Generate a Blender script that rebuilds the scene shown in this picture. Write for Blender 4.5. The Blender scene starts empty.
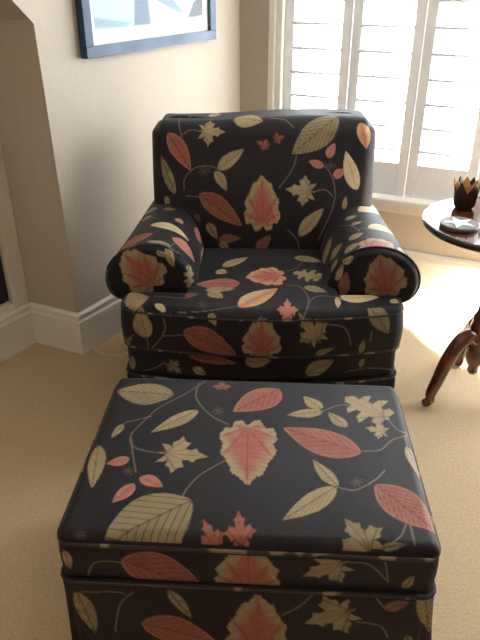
import bpy, bmesh, math, random
import numpy as np
from mathutils import Vector, Matrix
random.seed(7)
rng = np.random.default_rng(11)
PI = math.pi

# ------------------------------------------------------------------ camera
F = 650.0                       # focal length in pixels of the 480x640 frame
PITCH = math.radians(29.0)
CAM_H = 1.37
scene = bpy.context.scene
C = scene.collection
cam_d = bpy.data.cameras.new('camera')
cam_d.sensor_fit = 'VERTICAL'
cam_d.sensor_height = 24.0
cam_d.lens = 24.0 * F / 640.0
cam_d.clip_start = 0.02
cam = bpy.data.objects.new('camera', cam_d)
C.objects.link(cam)
cam.location = (0, 0, CAM_H)
cam.rotation_euler = (PI / 2 - PITCH, 0, 0)
scene.camera = cam

# ------------------------------------------------------------------ world, lights, exposure
world = bpy.data.worlds.new('daylight')
scene.world = world
world.use_nodes = True
bg = world.node_tree.nodes['Background']
bg.inputs['Color'].default_value = (0.88, 0.95, 1.0, 1)
bg.inputs['Strength'].default_value = 19.0
# high sun outside: hazy, it falls through the bay door onto the carpet beside the table
sun_d = bpy.data.lights.new('sun', 'SUN')
sun_d.energy = 1800.0
sun_d.angle = math.radians(11)
sun_d.color = (1.0, 0.93, 0.82)
sun = bpy.data.objects.new('sun', sun_d)
C.objects.link(sun)
sun.rotation_euler = Vector((-0.42, 0.16, -1.0)).to_track_quat('-Z', 'Y').to_euler()

scene.view_settings.view_transform = 'Standard'
scene.view_settings.look = 'None'
scene.view_settings.exposure = 0.1
scene.view_settings.gamma = 1.0
scene.view_settings.use_curve_mapping = False

# room layout (metres, camera above the origin looking along +y)
C1 = Vector((0.0, 3.17))                    # corner of picture wall and window wall
WDIR = Vector((0.916, -0.401)).normalized()  # along the window wall, to the right
LDIR = Vector((-0.547, -0.837)).normalized()  # along the picture wall, towards the viewer
WN = Vector((-WDIR.y, WDIR.x))              # outwards through the window
LN = Vector((-0.837, 0.547)).normalized()   # outwards through picture wall
JDIR = Vector((-0.916, 0.401)).normalized()  # niche jamb, going away
C0S = 1.147                                 # distance C1 -> niche corner
ROOM_H = 2.6


def area(name, loc, rot, sx, sy, power, col):
    d = bpy.data.lights.new(name, 'AREA')
    d.shape = 'RECTANGLE'
    d.size, d.size_y = sx, sy
    d.energy = power
    d.color = col
    o = bpy.data.objects.new(name, d)
    C.objects.link(o)
    o.location = loc
    o.rotation_euler = rot
    return o


# portal that guides daylight sampling through the shuttered window
wc = C1 + WDIR * 0.81 + WN * 0.10
portal = area('window_portal', (wc.x, wc.y, 1.35), (0, 0, 0), 1.3, 1.95, 1.0, (1, 1, 1))
portal.rotation_euler = Vector((WN.x, WN.y, 0)).to_track_quat('Z', 'Y').to_euler()
portal.data.cycles.is_portal = True
bc_ = C1 + WDIR * 1.62 + Vector((0.45, -0.893)) * 0.46 + Vector((0.893, 0.45)) * 0.10
portal2 = area('door_portal', (bc_.x, bc_.y, 1.1), (0, 0, 0), 0.72, 2.2, 1.0, (1, 1, 1))
portal2.rotation_euler = Vector((0.893, 0.45, 0)).to_track_quat('Z', 'Y').to_euler()
portal2.data.cycles.is_portal = True
# unseen warm fill light, added to brighten the foreground and the left side
FILL_W = 7.0
FILL_AT = (-0.2, -0.3)
area('fill_light', (*FILL_AT, ROOM_H - 0.062), (0, 0, 0), 0.5, 0.5, FILL_W, (1.0, 0.80, 0.56))


# ------------------------------------------------------------------ pixel helpers
def ray(x, y):
    r = (x - 240.0) / F
    d = (y - 320.0) / F
    c, s = math.cos(PITCH), math.sin(PITCH)
    return Vector((r, c - d * s, -s - d * c))


ORG = Vector((0, 0, CAM_H))


def on_plane(x, y, p, n):
    v = ray(x, y)
    t = (Vector(p) - ORG).dot(n) / v.dot(n)
    return ORG + v * t


# ------------------------------------------------------------------ materials
def mat(name, col, rough=0.6, metal=0.0, spec=0.5, noise=0.0, nscale=30.0, bump=0.0, bscale=200.0, coat=0.0):
    m = bpy.data.materials.new(name)
    m.use_nodes = True
    nt = m.node_tree
    b = nt.nodes['Principled BSDF']
    b.inputs['Roughness'].default_value = rough
    b.inputs['Metallic'].default_value = metal
    b.inputs['Specular IOR Level'].default_value = spec
    b.inputs['Coat Weight'].default_value = coat
    b.inputs['Base Color'].default_value = (*col, 1)
    tc = nt.nodes.new('ShaderNodeTexCoord')
    if noise > 0:
        n = nt.nodes.new('ShaderNodeTexNoise')
        n.inputs['Scale'].default_value = nscale
        n.inputs['Detail'].default_value = 4
        nt.links.new(tc.outputs['Object'], n.inputs['Vector'])
        r = nt.nodes.new('ShaderNodeValToRGB')
        r.color_ramp.elements[0].position = 0.3
        r.color_ramp.elements[1].position = 0.7
        r.color_ramp.elements[0].color = (*[c * (1 - noise) for c in col], 1)
        r.color_ramp.elements[1].color = (*[min(1, c * (1 + noise)) for c in col], 1)
        nt.links.new(n.outputs['Fac'], r.inputs['Fac'])
        nt.links.new(r.outputs['Color'], b.inputs['Base Color'])
    if bump > 0:
        n2 = nt.nodes.new('ShaderNodeTexNoise')
        n2.inputs['Scale'].default_value = bscale
        n2.inputs['Detail'].default_value = 2
        nt.links.new(tc.outputs['Object'], n2.inputs['Vector'])
        bm_ = nt.nodes.new('ShaderNodeBump')
        bm_.inputs['Strength'].default_value = bump
        bm_.inputs['Distance'].default_value = 0.004
        nt.links.new(n2.outputs['Fac'], bm_.inputs['Height'])
        nt.links.new(bm_.outputs['Normal'], b.inputs['Normal'])
    return m


M_WALL = mat('wall_paint', (0.50, 0.435, 0.355), 0.85, noise=0.03, nscale=60, bump=0.15, bscale=160)
M_CEIL = mat('ceiling_paint', (0.75, 0.70, 0.62), 0.9, noise=0.02)
M_TRIM = mat('trim_paint', (0.80, 0.755, 0.68), 0.4, noise=0.02, nscale=8)
M_SHUT = mat('shutter_paint', (0.90, 0.89, 0.87), 0.35, noise=0.01, nscale=8)
M_CASE = mat('bookcase_paint', (0.78, 0.70, 0.59), 0.45, noise=0.02, nscale=8)
M_CARPET = mat('carpet', (0.52, 0.395, 0.250), 0.95, spec=0.1, noise=0.10, nscale=120, bump=0.5, bscale=260)
M_CHERRY = mat('cherry_wood', (0.105, 0.028, 0.014), 0.12, noise=0.45, nscale=14, coat=0.6)
M_EDGE = mat('dark_edge_wood', (0.020, 0.010, 0.008), 0.2, noise=0.3, nscale=20, coat=0.4)
M_FRAME = mat('black_lacquer_sky_tint', (0.026, 0.062, 0.125), 0.25, noise=0.2, nscale=10, spec=0.3)  # black frame; the blue sky reflection is put into its base colour
M_MATB = mat('mat_board', (0.82, 0.81, 0.78), 0.8, noise=0.01)
M_BRONZE = mat('dark_bronze', (0.035, 0.018, 0.016), 0.4, metal=0.3, noise=0.4, nscale=40)
M_GOLD = mat('gold_leaf_metal', (0.62, 0.38, 0.14), 0.45, metal=0.3, noise=0.25, nscale=60)
M_STONE = mat('grey_stone', (0.085, 0.08, 0.07), 0.5, noise=0.4, nscale=90)
M_STAR = mat('star_inlay', (0.85, 0.80, 0.70), 0.4, noise=0.05)
M_CORD = mat('cord_plastic', (0.70, 0.63, 0.50), 0.5, noise=0.02)

# glass pane: clear, with a slight reflection
M_GLASS = bpy.data.materials.new('window_glass')
M_GLASS.use_nodes = True
nt = M_GLASS.node_tree
for n in list(nt.nodes):
    nt.nodes.remove(n)
o_ = nt.nodes.new('ShaderNodeOutputMaterial')
mx = nt.nodes.new('ShaderNodeMixShader')
tr = nt.nodes.new('ShaderNodeBsdfTransparent')
gl = nt.nodes.new('ShaderNodeBsdfGlossy')
gl.inputs['Roughness'].default_value = 0.02
mx.inputs['Fac'].default_value = 0.06
nt.links.new(tr.outputs[0], mx.inputs[1])
nt.links.new(gl.outputs[0], mx.inputs[2])
nt.links.new(mx.outputs[0], o_.inputs['Surface'])


def attr_mat(name, rough, spec, weave=0.0, sheen=0.0):
    m = bpy.data.materials.new(name)
    m.use_nodes = True
    nt = m.node_tree
    b = nt.nodes['Principled BSDF']
    a = nt.nodes.new('ShaderNodeAttribute')
    a.attribute_name = 'print'
    nt.links.new(a.outputs['Color'], b.inputs['Base Color'])
    b.inputs['Roughness'].default_value = rough
    b.inputs['Specular IOR Level'].default_value = spec
    b.inputs['Sheen Weight'].default_value = sheen
    b.inputs['Sheen Roughness'].default_value = 0.5
    if weave:
        tc = nt.nodes.new('ShaderNodeTexCoord')
        n = nt.nodes.new('ShaderNodeTexNoise')
        n.inputs['Scale'].default_value = 420
        nt.links.new(tc.outputs['Object'], n.inputs['Vector'])
        bp = nt.nodes.new('ShaderNodeBump')
        bp.inputs['Strength'].default_value = weave
        bp.inputs['Distance'].default_value = 0.002
        nt.links.new(n.outputs['Fac'], bp.inputs['Height'])
        nt.links.new(bp.outputs['Normal'], b.inputs['Normal'])
    return m


M_FABRIC = attr_mat('leaf_print_cotton', 0.60, 0.24, 0.35, 0.04)
M_ART = attr_mat('art_print', 0.35, 0.4)
# welt cord: black cloth cut from the same print, so short tan runs show on it
M_WELT = mat('welt_cotton', (0.02, 0.017, 0.022), 0.7)
_nt = M_WELT.node_tree
_n = _nt.nodes.new('ShaderNodeTexNoise')
_n.inputs['Scale'].default_value = 22
_n.inputs['Detail'].default_value = 1
_t = _nt.nodes.new('ShaderNodeTexCoord')
_nt.links.new(_t.outputs['Object'], _n.inputs['Vector'])
_r = _nt.nodes.new('ShaderNodeValToRGB')
_r.color_ramp.elements[0].position = 0.60
_r.color_ramp.elements[0].color = (0.016, 0.013, 0.018, 1)
_r.color_ramp.elements[1].position = 0.66
_r.color_ramp.elements[1].color = (0.20, 0.15, 0.085, 1)
_nt.links.new(_n.outputs['Fac'], _r.inputs['Fac'])
_nt.links.new(_r.outputs['Color'], _nt.nodes['Principled BSDF'].inputs['Base Color'])


# ------------------------------------------------------------------ object helpers
def link(o, parent=None):
    C.objects.link(o)
    if parent is not None:
        o.parent = parent
    return o


def tag(o, label=None, cat=None, group=None, kind=None):
    if label:
        o['label'] = label
    if cat:
        o['category'] = cat
    if group:
        o['group'] = group
    if kind:
        o['kind'] = kind
    return o


def empty(name, loc, rz=0.0):
    o = bpy.data.objects.new(name, None)
    o.empty_display_size = 0.1
    o.location = loc
    o.rotation_euler = (0, 0, rz)
    return link(o)


def mesh_np(name, V, Q, m, parent=None, smooth=True):
    """mesh object from numpy verts and quads (or triangles)"""
    me = bpy.data.meshes.new(name)
    V = np.asarray(V, dtype=np.float32)
    Q = np.asarray(Q, dtype=np.int32)
    k = Q.shape[1]
    me.vertices.add(len(V))
    me.vertices.foreach_set('co', V.ravel())
    me.loops.add(Q.size)
    me.loops.foreach_set('vertex_index', Q.ravel())
    me.polygons.add(len(Q))
    me.polygons.foreach_set('loop_start', np.arange(0, Q.size, k, dtype=np.int32))
    me.polygons.foreach_set('loop_total', np.full(len(Q), k, dtype=np.int32))
    if smooth:
        me.polygons.foreach_set('use_smooth', np.ones(len(Q), dtype=bool))
    me.update(calc_edges=True)
    me.validate()
    me.materials.append(m)
    return link(bpy.data.objects.new(name, me), parent)


def bm_obj(name, bm, m, parent=None, smooth=False):
    bmesh.ops.recalc_face_normals(bm, faces=bm.faces)
    me = bpy.data.meshes.new(name)
    bm.to_mesh(me)
    bm.free()
    if smooth:
        for p in me.polygons:
            p.use_smooth = True
    me.materials.append(m)
    return link(bpy.data.objects.new(name, me), parent)


def prism(bm, pts, vec):
    """extrude a 3-D polygon along vec, closed"""
    a = [bm.verts.new(p) for p in pts]
    b = [bm.verts.new(Vector(p) + Vector(vec)) for p in pts]
    n = len(pts)
    bm.faces.new(a)
    bm.faces.new(list(reversed(b)))
    for i in range(n):
        bm.faces.new((a[i], a[(i + 1) % n], b[(i + 1) % n], b[i]))


def box_bm(x0, x1, y0, y1, z0, z1, bevel=0.0):
    bm = bmesh.new()
    prism(bm, [(x0, y0, z0), (x1, y0, z0), (x1, y1, z0), (x0, y1, z0)], (0, 0, z1 - z0))
    if bevel:
        bmesh.ops.bevel(bm, geom=list(bm.edges), offset=bevel, segments=2, affect='EDGES', profile=0.6)
    return bm


def lathe_bm(profile, n=40):
    bm = bmesh.new()
    rings = []
    for r, z in profile:
        if r < 1e-6:
            rings.append([bm.verts.new((0, 0, z))])
        else:
            rings.append([bm.verts.new((r * math.cos(2 * PI * i / n), r * math.sin(2 * PI * i / n), z)) for i in range(n)])
    for a, b in zip(rings[:-1], rings[1:]):
        for i in range(n):
            j = (i + 1) % n
            if len(a) == 1 and len(b) == 1:
                continue
            if len(a) == 1:
                bm.faces.new((a[0], b[i], b[j]))
            elif len(b) == 1:
                bm.faces.new((a[i], a[j], b[0]))
            else:
                bm.faces.new((a[i], a[j], b[j], b[i]))
    return bm


def tube_np(path, rad, n=8, closed=False):
    """tube around a polyline; rad scalar or per-point"""
    P = np.asarray(path, float)
    m = len(P)
    R = np.full(m, rad) if np.isscalar(rad) else np.asarray(rad, float)
    if closed:
        T = np.roll(P, -1, 0) - np.roll(P, 1, 0)
    else:
        T = np.gradient(P, axis=0)
    T /= np.linalg.norm(T, axis=1)[:, None] + 1e-12
    up = np.array([0, 0, 1.0])
    if abs(T[0] @ up) > 0.9:
        up = np.array([0, 1.0, 0])
    N = np.zeros_like(P)
    v = up - T[0] * (up @ T[0])
    v /= np.linalg.norm(v)
    for i in range(m):
        v = v - T[i] * (v @ T[i])
        v /= np.linalg.norm(v) + 1e-12
        N[i] = v
    B = np.cross(T, N)
    a = np.linspace(0, 2 * PI, n, endpoint=False)
    V = P[:, None] + R[:, None, None] * (np.cos(a)[None, :, None] * N[:, None] + np.sin(a)[None, :, None] * B[:, None])
    V = V.reshape(-1, 3)
    Q = []
    for i in range(m if closed else m - 1):
        i2 = (i + 1) % m
        for j in range(n):
            j2 = (j + 1) % n
            Q.append((i * n + j, i2 * n + j, i2 * n + j2, i * n + j2))
    if not closed:
        V = np.vstack([V, P[0], P[-1]])
        for j in range(n):
            j2 = (j + 1) % n
            Q.append((len(V) - 2, j, j2, j2))
            Q.append((len(V) - 1, (m - 1) * n + j2, (m - 1) * n + j, (m - 1) * n + j))
        # fan triangles written as quads are not allowed: split caps as triangles
        tri = []
        for q in Q:
            if q[2] == q[3]:
                tri.append(q[:3])
            else:
                tri.append((q[0], q[1], q[2]))
                tri.append((q[0], q[2], q[3]))
        return V, np.array(tri)
    return V, np.array(Q)


def catmull(pts, per, closed=False):
    P = np.asarray(pts, float)
    n = len(P)
    out = []
    for i in range(n if closed else n - 1):
        if closed:
            p0, p1, p2, p3 = P[(i - 1) % n], P[i], P[(i + 1) % n], P[(i + 2) % n]
        else:
            p0, p1, p2, p3 = P[max(i - 1, 0)], P[i], P[i + 1], P[min(i + 2, n - 1)]
        t = np.linspace(0, 1, per, endpoint=False)[:, None]
        out.append(0.5 * ((2 * p1) + (p2 - p0) * t + (2 * p0 - 5 * p1 + 4 * p2 - p3) * t ** 2 + (3 * p1 - p0 - 3 * p2 + p3) * t ** 3))
    out = np.vstack(out)
    if not closed:
        out = np.vstack([out, P[-1]])
    return out


def resample(P, step, closed=False):
    P = np.asarray(P, float)
    if closed:
        P = np.vstack([P, P[0]])
    d = np.r_[0, np.cumsum(np.linalg.norm(np.diff(P, axis=0), axis=1))]
    n = max(4, int(round(d[-1] / step)))
    s = np.linspace(0, d[-1], n + 1)
    out = np.stack([np.interp(s, d, P[:, k]) for k in range(P.shape[1])], 1)
    return out[:-1] if closed else out


def sweep_profile(name, path, prof, m, parent=None, flip=1):
    """mitred moulding: path = 2-D points on the floor, prof = (out, z) pairs; flip = side"""
    bm = bmesh.new()
    n = len(path)
    rings = []
    for i, p in enumerate(path):
        p = Vector(p)
        d0 = (p - Vector(path[i - 1])).normalized() if i > 0 else None
        d1 = (Vector(path[i + 1]) - p).normalized() if i < n - 1 else None
        if d0 is None:
            d0 = d1
        if d1 is None:
            d1 = d0
        n0 = Vector((-d0.y, d0.x)) * flip
        n1 = Vector((-d1.y, d1.x)) * flip
        k = (n0 + n1)
        k = k / max(0.2, k.dot(n0))
        rings.append([bm.verts.new((p.x + k.x * o, p.y + k.y * o, z)) for o, z in prof])
    L = len(prof)
    for a, b in zip(rings[:-1], rings[1:]):
        for j in range(L):
            j2 = (j + 1) % L
            bm.faces.new((a[j], a[j2], b[j2], b[j]))
    bm.faces.new(rings[0])
    bm.faces.new(list(reversed(rings[-1])))
    return bm_obj(name, bm, m, parent)


def W3(p2, z):
    return Vector((p2.x, p2.y, z))


# ================================================================== THE SETTING
WL = 1.62                                      # length of the shuttered wall
B1 = C1 + WDIR * WL                            # bay corner: the next facet swings towards the viewer
BDIR = Vector((0.45, -0.893)).normalized()
BN = Vector((-BDIR.y, BDIR.x))
BL = 1.75
B2 = B1 + BDIR * BL
RP = [B1, B2]
right_x = B2.x
BACK_Y = -4.2
tl = (C1.y - BACK_Y) / -LDIR.y
LEFT_END = C1 + LDIR * tl
# floor and ceiling follow the plan of the room, bay and niche
PLAN = [LEFT_END + JDIR * 0.76 + Vector((0, -0.12)), Vector((right_x + 0.12, BACK_Y - 0.12)), Vector((right_x + 0.12, B2.y)), B2 + BN * 0.14, B1 + BN * 0.14 + WN * 0.06,
        C1 + WN * 0.14, C1 + JDIR * 0.76]
bm = bmesh.new()
prism(bm, [W3(p, -0.1) for p in PLAN], (0, 0, 0.1))
tag(bm_obj('floor', bm, M_CARPET), 'wall-to-wall tan cut pile carpet', 'floor', kind='structure')
bm = bmesh.new()
prism(bm, [W3(p, ROOM_H) for p in PLAN], (0, 0, 0.1))
tag(bm_obj('ceiling', bm, M_CEIL), 'plain off-white painted ceiling', 'ceiling', kind='structure')

# picture wall with a clipped-corner niche that reaches the floor
sc = C0S
ns = 1.45                                      # niche width
outline = [(0, 0), (sc, 0), (sc, 1.205), (sc + 0.34, 1.535), (sc + ns - 0.34, 1.535), (sc + ns, 1.205), (sc + ns, 0), (tl, 0), (tl, ROOM_H), (0, ROOM_H)]
bm = bmesh.new()
pts = [W3(C1 + LDIR * s, z) for s, z in outline]
prism(bm, pts, (JDIR.x * 0.23, JDIR.y * 0.23, 0))
# soft plaster corner round the niche opening
ee = []
for e in bm.edges:
    a, b = e.verts
    on = 0
    for v in (a, b):
        w = Vector((v.co.x, v.co.y)) - C1
        off = w.dot(LN)
        s = w.dot(LDIR)
        if abs(off) < 0.01 and sc - 0.01 < s < sc + ns + 0.01 and v.co.z < 1.6:
            on += 1
    if on == 2:
        ee.append(e)
bmesh.ops.bevel(bm, geom=ee, offset=0.016, segments=4, affect='EDGES', profile=0.5)
tag(bm_obj('wall_left', bm, M_WALL), 'beige painted wall with a clipped-corner niche', 'wall', kind='structure')

# the niche is closed behind and beside the bookcase
bm = bmesh.new()


def LJ(s_, d_):
    return W3(C1 + LDIR * s_ + JDIR * d_, 0)


prism(bm, [LJ(sc - 0.3, 0.231), LJ(sc - 0.002, 0.231), LJ(sc - 0.002, 0.66), LJ(sc + ns + 0.25, 0.66), LJ(sc + ns + 0.25, 0.231), LJ(sc + ns + 0.5, 0.231), LJ(sc + ns + 0.5, 0.75), LJ(sc - 0.3, 0.75)], (0, 0, ROOM_H))
tag(bm_obj('wall_niche', bm, M_WALL), 'beige painted recess behind the bookcase', 'wall', kind='structure')

# window wall: four pieces round the opening, joined
W0, W1 = 0.150, 1.466                           # opening along the wall
SILL, HEAD = 0.405, 2.32
bm = bmesh.new()
wl = WL


def wbox(bm, s0, s1, z0, z1, d0=0.0, d1=0.14):
    p = [C1 + WDIR * s0 + WN * d0, C1 + WDIR * s1 + WN * d0, C1 + WDIR * s1 + WN * d1, C1 + WDIR * s0 + WN * d1]
    prism(bm, [W3(q, z0) for q in p], (0, 0, z1 - z0))


wbox(bm, -0.2, W0, 0, ROOM_H)
wbox(bm, W1, wl + 0.1, 0, ROOM_H)
wbox(bm, W0, W1, 0, SILL)
wbox(bm, W0, W1, HEAD, ROOM_H)
tag(bm_obj('wall_back', bm, M_WALL), 'beige painted wall around the shuttered window', 'wall', kind='structure')
# next facet of the bay: a wall with a tall glazed door
def bbox(bm, s0, s1, z0, z1, d0=0.0, d1=0.14):
    p = [B1 + BDIR * s0 + BN * d0, B1 + BDIR * s1 + BN * d0, B1 + BDIR * s1 + BN * d1, B1 + BDIR * s0 + BN * d1]
    prism(bm, [W3(q, z0) for q in p], (0, 0, z1 - z0))


bm = bmesh.new()
D0, D1, DH = 0.08, 0.86, 2.2
bbox(bm, 0.0, D0, 0, ROOM_H)
bbox(bm, D1, BL + 0.1, 0, ROOM_H)
bbox(bm, D0, D1, DH, ROOM_H)
tag(bm_obj('wall_bay', bm, M_WALL), 'beige painted bay wall around the glazed door', 'wall', kind='structure')
dr = empty('door_1', (0, 0, 0))
tag(dr, 'white glazed double door in the bay', 'door', kind='structure')
dm = (D0 + D1) / 2
for a, b in ((D0, dm), (dm, D1)):
    bm = bmesh.new()
    for bx_ in ((a + 0.002, a + 0.07, 0.01, DH), (b - 0.07, b - 0.002, 0.01, DH), (a + 0.07, b - 0.07, 0.01, 0.16), (a + 0.07, b - 0.07, DH - 0.09, DH)):
        bbox(bm, *bx_, 0.05, 0.09)
    lf_ = bm_obj('door_leaf', bm, M_SHUT, dr)
    bm = bmesh.new()
    bbox(bm, a + 0.07, b - 0.07, 0.16, DH - 0.09, 0.068, 0.072)
    bm_obj('pane', bm, M_GLASS, lf_)
bm = bmesh.new()
prism(bm, [(right_x, BACK_Y, 0), (right_x + 0.12, BACK_Y, 0), (right_x + 0.12, RP[1].y + 0.1, 0), (right_x, RP[1].y + 0.1, 0)], (0, 0, ROOM_H))
tag(bm_obj('wall_right', bm, M_WALL), 'plain beige painted side wall', 'wall', kind='structure')
bm = bmesh.new()
prism(bm, [(-5.4, BACK_Y - 0.12, 0), (right_x + 0.12, BACK_Y - 0.12, 0), (right_x + 0.12, BACK_Y, 0), (-5.4, BACK_Y, 0)], (0, 0, ROOM_H))
tag(bm_obj('wall_front', bm, M_WALL), 'plain beige painted wall facing the window', 'wall', kind='structure')

# baseboards
BB = 0.177
bprof = [(0, 0), (0.018, 0), (0.018, BB - 0.036), (0.013, BB - 0.030), (0.013, BB - 0.020), (0.0165, BB - 0.016), (0.0165, BB - 0.008), (0.008, BB), (0, BB)]
pA = C1 + LDIR * 0.0
pB = C1 + LDIR * sc
pC = pB + JDIR * 0.23
tag(sweep_profile('baseboard_left', [pA, pB, pC], bprof, M_TRIM, flip=1), 'white moulded baseboard turning into the niche', 'baseboard', kind='structure')
tag(sweep_profile('baseboard_back', [C1, C1 + WDIR * (WL - 0.005)], bprof, M_TRIM, flip=-1), 'white moulded baseboard under the window', 'baseboard', kind='structure')

# window: casing, sill, sash, panes
win = empty('window_1', W3(C1, 0))
tag(win, 'white cased window behind plantation shutters', 'window', kind='structure')


def wpart(name, boxes, m, parent, bevel=0.0):
    bm = bmesh.new()
    for bx_ in boxes:
        wbox(bm, *bx_)
    if bevel:
        bmesh.ops.bevel(bm, geom=list(bm.edges), offset=bevel, segments=2, affect='EDGES')
    o = bm_obj(name, bm, m)
    o.parent = parent
    o.matrix_parent_inverse = Matrix.Translation(-parent.location)
    return o


wpart('casing', [(W0 - 0.005, W0 + 0.025, SILL, HEAD + 0.03, -0.022, 0.06), ], M_TRIM, win, 0.003)
wpart('casing', [(W0 + 0.025, W0 + 0.055, SILL, HEAD, -0.012, 0.10)], M_TRIM, win, 0.003)
wpart('casing', [(W1 - 0.055, W1 + 0.005, SILL, HEAD + 0.03, -0.022, 0.10)], M_TRIM, win, 0.003)
wpart('casing', [(W0 + 0.03, W1 - 0.03, HEAD - 0.03, HEAD + 0.04, -0.022, 0.10)], M_TRIM, win, 0.003)
wpart('window_sill', [(W0 - 0.02, W1 + 0.02, SILL - 0.008, SILL + 0.014, -0.035, 0.14)], M_TRIM, win, 0.004)
wpart('apron', [(W0, W1, SILL - 0.050, SILL - 0.008, -0.018, 0.0)], M_TRIM, win, 0.004)
sash_w = (W1 - W0 - 0.10) / 2
for i in range(2):
    a = W0 + 0.05 + i * sash_w
    sh = wpart('sash_frame', [(a, a + 0.03, SILL + 0.014, HEAD, 0.11, 0.135), (a + sash_w - 0.03, a + sash_w, SILL + 0.014, HEAD, 0.11, 0.135),
                              (a + 0.03, a + sash_w - 0.03, SILL + 0.014, SILL + 0.06, 0.11, 0.135), (a + 0.03, a + sash_w - 0.03, HEAD - 0.04, HEAD, 0.11, 0.135)], M_SHUT, win)
    bm = bmesh.new()
    wbox(bm, a + 0.03, a + sash_w - 0.03, SILL + 0.06, HEAD - 0.04, 0.120, 0.124)
    g = bm_obj('pane', bm, M_GLASS)
    g.parent = sh
    g.matrix_parent_inverse = (Matrix.Translation(-win.location))
    g.matrix_parent_inverse = Matrix.Translation(-win.location)

# plantation shutters: each panel is a thing, louvers are its parts
PAN0, PANW, NP = W0 + 0.056, 0.301, 4
ang_w = math.atan2(WDIR.y, WDIR.x)
ST = 0.042                                     # stile width
RAIL_B, RAIL_T = 0.150, 0.10
SH0, SH1 = SILL + 0.018, HEAD - 0.033
PITCH_L = 0.0985


def louver_mesh(w):
    bm = bmesh.new()
    n = 10
    ya = [0.057 * math.cos(PI * i / n) for i in range(n + 1)]
    up = [(y, 0.0066 * math.sqrt(max(0.0, 1 - abs(y / 0.057) ** 5)) + 0.0012) for y in ya]
    prof = up + [(y, -z) for y, z in reversed(up)]
    tilt = math.radians(-7)
    pts = [(0, y * math.cos(tilt) - z * math.sin(tilt), y * math.sin(tilt) + z * math.cos(tilt)) for y, z in prof]
    prism(bm, pts, (w, 0, 0))
    me = bpy.data.meshes.new('louver')
    bmesh.ops.recalc_face_normals(bm, faces=bm.faces)
    bm.to_mesh(me)
    bm.free()
    for p in me.polygons:
        p.use_smooth = len(p.vertices) == 4
    me.materials.append(M_SHUT)
    return me


LOUV = louver_mesh(PANW - 2 * ST - 0.006)
ordn = ['first', 'second', 'third', 'fourth', 'fifth', 'sixth']
for k in range(NP):
    s0 = PAN0 + k * PANW
    base = C1 + WDIR * s0 + WN * 0.035
    t = empty('shutter_panel', (base.x, base.y, SH0), ang_w)
    tag(t, 'white plantation shutter panel with open louvers, %s from the corner by the picture wall' % ordn[k], 'shutter', 'plantation shutter panels in the window')
    h = SH1 - SH0
    w = PANW - 0.003
    bm_obj('stile', box_bm(0, ST, -0.014, 0.014, 0, h, 0.003), M_SHUT, t)
    bm_obj('stile', box_bm(w - ST, w, -0.014, 0.014, 0, h, 0.003), M_SHUT, t)
    bm_obj('bottom_rail', box_bm(ST, w - ST, -0.013, 0.013, 0.0, RAIL_B, 0.003), M_SHUT, t)
    bm_obj('top_rail', box_bm(ST, w - ST, -0.013, 0.013, h - RAIL_T, h, 0.003), M_SHUT, t)
    z = RAIL_B + 0.062
    while z < h - RAIL_T - 0.03:
        lo = bpy.data.objects.new('louver', LOUV)
        link(lo, t)
        lo.location = (ST + 0.0015, 0, z)
        z += PITCH_L

# ================================================================== NICHE BOOKCASE
ang_l = math.atan2(-LDIR.y, -LDIR.x)
# local frame: x runs along the bookcase from the jamb towards the viewer (LDIR), y into the wall
bcp = pB + JDIR * 0.232
ca = math.atan2(LDIR.y, LDIR.x)
bc = empty('bookcase', W3(bcp, 0), ca)
tag(bc, 'cream painted built-in bookcase set back in the wall niche', 'bookcase')
SGN = -1.0 if Vector((-LDIR.y, LDIR.x)).dot(LN) < 0 else 1.0


def bpart(name, x0, x1, d0, d1, z0, z1, m=M_CASE, bev=0.003, parent=bc):
    ys = sorted((d0 * SGN, d1 * SGN))
    return bm_obj(name, box_bm(x0, x1, ys[0], ys[1], z0, z1, bev), m, parent)


BW = 1.38
bpart('stile', 0.0, 0.076, 0.0, 0.025, 0.0, 1.9)
bpart('stile', BW - 0.076, BW, 0.0, 0.025, 0.0, 1.9)
bpart('side_panel', 0.06, 0.076, 0.026, 0.30, 0.0, 1.9)
bpart('side_panel', BW - 0.076, BW - 0.06, 0.026, 0.30, 0.0, 1.9)
bpart('bottom_rail', 0.076, BW - 0.076, 0.0, 0.025, 0.0, 0.205)
bpart('top_rail', 0.076, BW - 0.076, 0.0, 0.025, 1.8, 1.9)
bpart('shelf', 0.089, BW - 0.089, 0.002, 0.298, 0.19, 0.212)
bpart('shelf', 0.089, BW - 0.089, 0.006, 0.298, 0.475, 0.497)
bpart('shelf', 0.089, BW - 0.089, 0.006, 0.298, 0.87, 0.892)
bpart('shelf', 0.089, BW - 0.089, 0.006, 0.298, 1.27, 1.292)
bpart('back_panel', 0.06, BW - 0.06, 0.301, 0.315, 0.0, 1.9)
# base moulding of the bookcase
sweep = [(0.0, 0), (0.018, 0), (0.018, BB - 0.036), (0.013, BB - 0.030), (0.013, BB - 0.020), (0.0165, BB - 0.016), (0.0165, BB - 0.008), (0.008, BB), (0, BB)]
bm = bmesh.new()
prism(bm, [(0.018, -o * SGN, z) for o, z in sweep], (BW - 0.036, 0, 0))
bm_obj('base_moulding', bm, M_TRIM, bc)
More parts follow.
